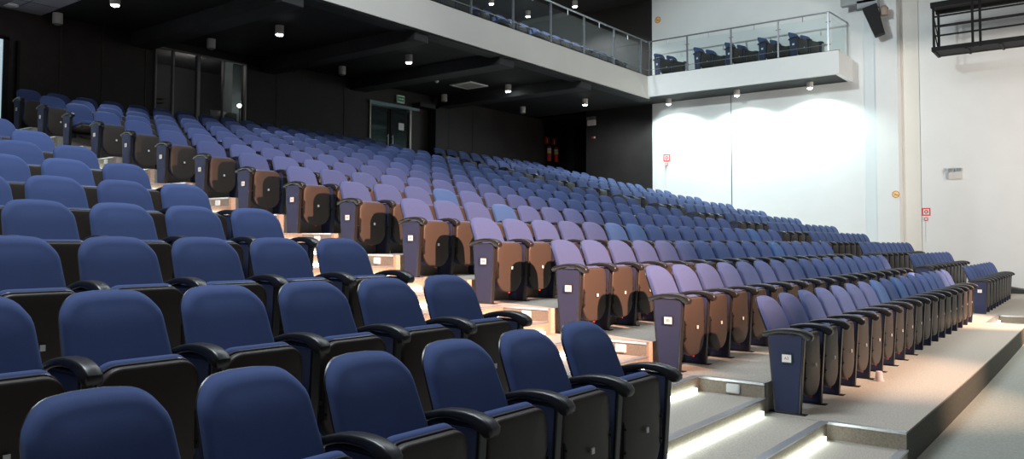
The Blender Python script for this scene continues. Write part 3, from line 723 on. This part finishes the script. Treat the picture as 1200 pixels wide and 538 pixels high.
t = thing('wall_socket', 'tiny socket on the dark side wall below the emergency light', 'socket', (WX-0.002,13.22,5.12), -PI/2); link('face_plate', BX((-0.08,-0.012,-0.035), (-0.0,0,0.035)), M['extred'], t); link('face_plate', BX((0.01,-0.012,-0.035), (0.07,0,0.035)), M['white'], t)
def ring(bm, r0, r1, y, n=24, square=False):
    a = []; b = []
    for i in range(n):
        th = 2*PI*i/n+PI/4*0; c, s = math.cos(th), math.sin(th)
        if square:
            m = max(abs(c), abs(s)); c /= m; s /= m
        a.append((bm.verts.new((c*r0,y,s*r0)), bm.verts.new((c*r1,y,s*r1))))
    for i in range(n): bm.faces.new((a[i][0], a[i][1], a[(i+1)%n][1], a[(i+1)%n][0]))
def call_point(loc, label, s):
    t = thing('alarm_sign', label[0], 'sign', loc, -PI/2); t.scale = (s,)*3
    link('plate', BX((-0.13,-0.004,-0.13), (0.13,0.004,0.13)), M['white'], t)
    bm = bmesh.new(); ring(bm, 0.088, 0.130, -0.006, 32, True); ring(bm, 0.026, 0.064, -0.006, 24)
    link('symbol', bm, M['red'], t)
    t = thing('alarm_call_point', label[1], 'alarm', (loc[0], loc[1], loc[2]-0.24*s), -PI/2); t.scale = (s,)*3
    link('button_box', bbox((-0.05,-0.05,-0.055), (0.05,0,0.055), 0.008), M['extred'], t, True)
    link('glass_face', BX((-0.03,-0.053,-0.03), (0.03,-0.05,0.03)), M['white'], t)
    link('conduit', BX((-0.012,-0.02,-0.75), (0.012,0,-0.055)), M['white'], t)
call_point((WX+0.395,2.44,2.21), ('white sign with red square and ring, on cream wall at right','red fire alarm box under the sign on the right wall'), 0.85)
call_point((WX-0.005,10.31,4.20), ('white sign with red square and ring, on brightly lit white wall','red fire alarm box on the brightly lit white wall'), 0.95)
def no_smoking(loc, label, s):
    t = thing('no_smoking_sign', label, 'sign', loc, -PI/2); t.scale = (s,)*3
    bm = bmesh.new(); cyl(bm, (0,0,0), (0,-0.006,0), 0.13, 28); link('disc', bm, M['yellow'], t)
    bm = bmesh.new(); ring(bm, 0.110, 0.133, -0.008); box(bm, (-0.11,-0.009,-0.008), (0.11,-0.007,0.008)); bmesh.ops.rotate(bm, verts=bm.verts, cent=(0,0,0), matrix=Matrix.Rotation(math.radians(35), 3, 'Y')); link('symbol', bm, M['red'], t)
    link('cigarette', BX((-0.07,-0.0085,-0.03), (0.07,-0.0065,-0.012)), M['black'], t)
no_smoking((WX-0.055,3.13,2.71), 'round yellow and red no smoking sign on the white pier', 0.75)
no_smoking((WX-0.005,10.62,9.00), 'round yellow and red no smoking sign high above the balcony corner', 0.85)
# dark base along the side wall
bm = bmesh.new(); box(bm, (17.55,-9,GROUND), (WX+0.40,0.42,0.0)); slab(bm, [(0.42,0.0),(0.42,0.22),(-0.9,0.03),(-0.9,0.0)], 0.35, 0.01, lambda u, v, w: (WX+0.4-w,u,v), 1)
bm.free()
bm = bmesh.new(); slab(bm, [(0.55,-0.24),(0.50,0.19),(-0.2,0.07),(-2.5,0.05),(-2.5,-0.24)], 0.55, 0.01, lambda u, v, w: (WX+0.4-w,u,v), 1)
struct('baseboard_right', bm, M['duct'])
# plastic cup left on the platform
a = P(0, 1.86, -0.02)
t = thing('plastic_cup', 'small pinkish clear plastic cup upside down on the front platform', 'cup', (mx(2.03),ROW_Y[0]-0.03,ROW_Z[0]))
bm = bmesh.new(); lathe(bm, [(0.040,0),(0.041,0.006),(0.036,0.02),(0.029,0.088),(0.027,0.092)], (0,0,0), 20); link('body', bm, M['cup'], t, True)
bm = bmesh.new(); lathe(bm, [(0.043,0),(0.043,0.006)], (0,0,0), 20); link('rim', bm, M['cup'], t, True)
# round lamp-like thing at the end of the second row
a = P(1, 17*W0*0.965-0.33, 0.03)
t = thing('cloth_cap', 'small blue and orange cap hanging at far end of second row', 'cap', (a[0]-0.22,a[1]-0.12,a[2]+0.51))
bm = bmesh.new(); lathe(bm, [(0.085,0),(0.083,0.03),(0.06,0.065),(0.02,0.08)], (0,0,0), 18); link('crown', bm, mat('cap_blue', (0.10,0.16,0.40), 0.7, noise=30, var=0.1), t, True)
bm = bmesh.new(); slab(bm, [(0.07*math.cos(a_), -0.04+0.09*math.sin(a_)) for a_ in [PI+PI*i/10 for i in range(11)]], 0.012, 0.004, lambda u, v, w: (u,v,-w), 1); link('brim', bm, mat('cap_orange', (0.7,0.28,0.10), 0.7, noise=30, var=0.1), t, True)

# ------------------------------------------------------------------ loudspeaker and lighting catwalk
t = thing('hanging_loudspeaker', 'black loudspeaker hanging high in front of the white pier', 'speaker', (17.95,3.5,7.65))
bm = bmesh.new(); box(bm, (-0.16,-0.20,-0.44), (0.16,0.20,0.44))
for v in bm.verts:
    if v.co.z < 0: v.co.y *= 0.68
bmesh.ops.bevel(bm, geom=list(bm.edges), offset=0.012, segments=2, affect='EDGES')
c = link('cabinet', bm, M['blackmetal'], t, True); c.rotation_euler = (math.radians(-17),0,math.radians(10))
bm = bmesh.new(); box(bm, (-0.12,-0.10,0.40), (0.16,0.45,0.62)); box(bm, (-0.12,-0.05,0.55), (0.10,0.9,1.4)); link('mounting_arm', bm, mat('grey_bracket', (0.28,0.30,0.31), 0.6, noise=6, var=0.05), t)
bm = bmesh.new(); lathe(bm, [(0.02,-0.14),(0.12,-0.13),(0.12,0.08),(0.07,0.14)], (0.12,-0.22,0.28), 16); link('rear_bracket', bm, mat('tan_bracket', (0.35,0.27,0.22), 0.6, noise=6, var=0.05), t, True)
t = thing('lighting_catwalk', 'black steel lighting catwalk high on the right wall', 'catwalk', (0,0,0))
X0c, X1c, Y1c, Z0c = 17.0, 17.72, 1.84, 6.36
def rail(name, segs, w=0.022):
    bm = bmesh.new()
    for a, b in segs:
        box(bm, tuple(min(a[i],b[i])-w for i in range(3)), tuple(max(a[i],b[i])+w for i in range(3)))
    return link(name, bm, M['blackmetal'], t)
YE = -6.0
for x in (X0c, X1c):
    rail('main_beam', [((x,YE,Z0c+0.04),(x,Y1c,Z0c+0.04))], 0.055)
    rail('post', [((x,Y1c,Z0c),(x,Y1c,7.5))], 0.028)
for z in (6.75,7.01,7.26): rail('rail', [((X0c,YE,z),(X0c,Y1c,z))], 0.02)
rail('rail', [((X1c,-1.0,7.16),(X1c,Y1c,7.16))], 0.018)
for y in (0.95,0.78,-1.6,-1.77): rail('post', [((X0c,y,Z0c),(X0c,y,7.5))], 0.028)
rail('top_beam', [((X0c,YE,7.56),(X0c,Y1c,7.56))], 0.06); rail('top_beam', [((X1c,YE,7.56),(X1c,Y1c,7.56))], 0.06)
rail('deck', [((X0c,YE,7.60),(X1c,Y1c+0.05,7.63))], 0.02)
for y in (Y1c,1.1,0.35,-0.4,-1.2,-2.0): rail('cross_member', [((X0c,y,Z0c-0.01),(X1c,y,Z0c-0.01))], 0.03)
bm = bmesh.new(); cyl(bm, (X0c,Y1c,7.30), (X1c,Y1c,6.75), 0.016, 8); cyl(bm, (X0c,Y1c,6.98), (X1c,Y1c,6.42), 0.016, 8); link('brace', bm, M['blackmetal'], t)
bm = BX((X0c+0.05,YE,Z0c-0.005), (X1c-0.05,Y1c,Z0c+0.03)); link('floor_grille', bm, M['blackmetal'], t)

# ------------------------------------------------------------------ hall lighting
light('booth_fill', 'POINT', (5.0,BY+1.2,5.9), 14, (1.0,0.95,0.9), 0.15)  # added unseen fill that lifts the dark booth interior
light('corridor_fill', 'POINT', (11.5,BY+0.9,4.6), 6, (0.6,0.95,0.95), 0.1)  # added teal light, stands in for the reflection on the door glass
hl = light('hall_light', 'AREA', (3.5,4.0,10.4), 620, (0.88,0.95,1.0), 9, size_y=4); aim(hl, (5,5,0))
h2 = light('hall_light', 'AREA', (-5,3.5,9.5), 620, (0.82,0.92,1.0), 4, size_y=3); aim(h2, (-4.5,4,0)); h2.data.energy = 860
front_fill = light('hall_light', 'AREA', (8,-4.0,9.5), 330, (1.0,0.95,0.88), 5, size_y=3); aim(front_fill, (8.5,-1.5,0)); front_fill.data.spread = math.radians(100)  # added unseen fill over the stage edge, brightens the front floor
wl = light('wall_wash', 'AREA', (12.8,-5.0,3.2), 270, (1.0,0.92,0.83), 2.5); aim(wl, (18.6,1.0,5.0)); wl.data.spread = math.radians(120)  # added unseen warm light, set low to brighten the stage-end wall evenly
sf = light('side_fill', 'SPOT', (-3,6.5,9.3), 7000, (0.84,0.98,1.0), 0.3, spot=36, blend=0.8); aim(sf, (17.5,7.0,5.6))  # added cool spot on the side fascia, stands in for opposite balcony lamps
s1 = light('stage_spot', 'SPOT', (-2.0,-4.3,3.9), 12500, (1.0,0.52,0.34), 0.07, spot=38, blend=1.0); aim(s1, (1.3,5.0,0.85))
s2 = light('stage_spot', 'SPOT', (8.0,-5.0,5.0), 8000, (1.0,0.58,0.38), 0.07, spot=26, blend=0.8); aim(s2, (9.2,0.1,0.2))
s3 = light('stage_spot', 'SPOT', (1.5,-5.0,5.5), 3800, (1.0,0.64,0.44), 0.07, spot=30, blend=0.9); aim(s3, (2.6,0.3,0.0))
wn = bpy.data.worlds.new('hall_ambience'); SC.world = wn; wn.use_nodes = True
wn.node_tree.nodes['Background'].inputs[0].default_value = (0.75,0.82,0.95,1); wn.node_tree.nodes['Background'].inputs[1].default_value = 0.10

# ------------------------------------------------------------------ camera
cam = bpy.data.cameras.new('camera'); co = bpy.data.objects.new('camera', cam); C.objects.link(co); SC.camera = co
yaw, pitch, roll = (math.radians(v) for v in (37.625706, 2.526536, 0.200371))
F = Vector((math.cos(yaw)*math.cos(pitch), math.sin(yaw)*math.cos(pitch), math.sin(pitch)))
R = Vector((math.sin(yaw), -math.cos(yaw), 0)); U = R.cross(F)
R2 = R*math.cos(roll)+U*math.sin(roll); U2 = U*math.cos(roll)-R*math.sin(roll)
co.matrix_world = Matrix(((R2.x,U2.x,-F.x,CAM.x),(R2.y,U2.y,-F.y,CAM.y),(R2.z,U2.z,-F.z,CAM.z),(0,0,0,1)))
cam.sensor_fit = 'HORIZONTAL'; cam.sensor_width = 36.0; cam.lens = 936.1036/1200*36
cam.shift_x = 0.0; cam.shift_y = -(269-242.18543)/1200; cam.clip_start = 0.05
SC.view_settings.view_transform = 'Standard'; SC.view_settings.look = 'None'; SC.view_settings.gamma = 1; SC.view_settings.use_curve_mapping = False
SC.view_settings.exposure = 0.0
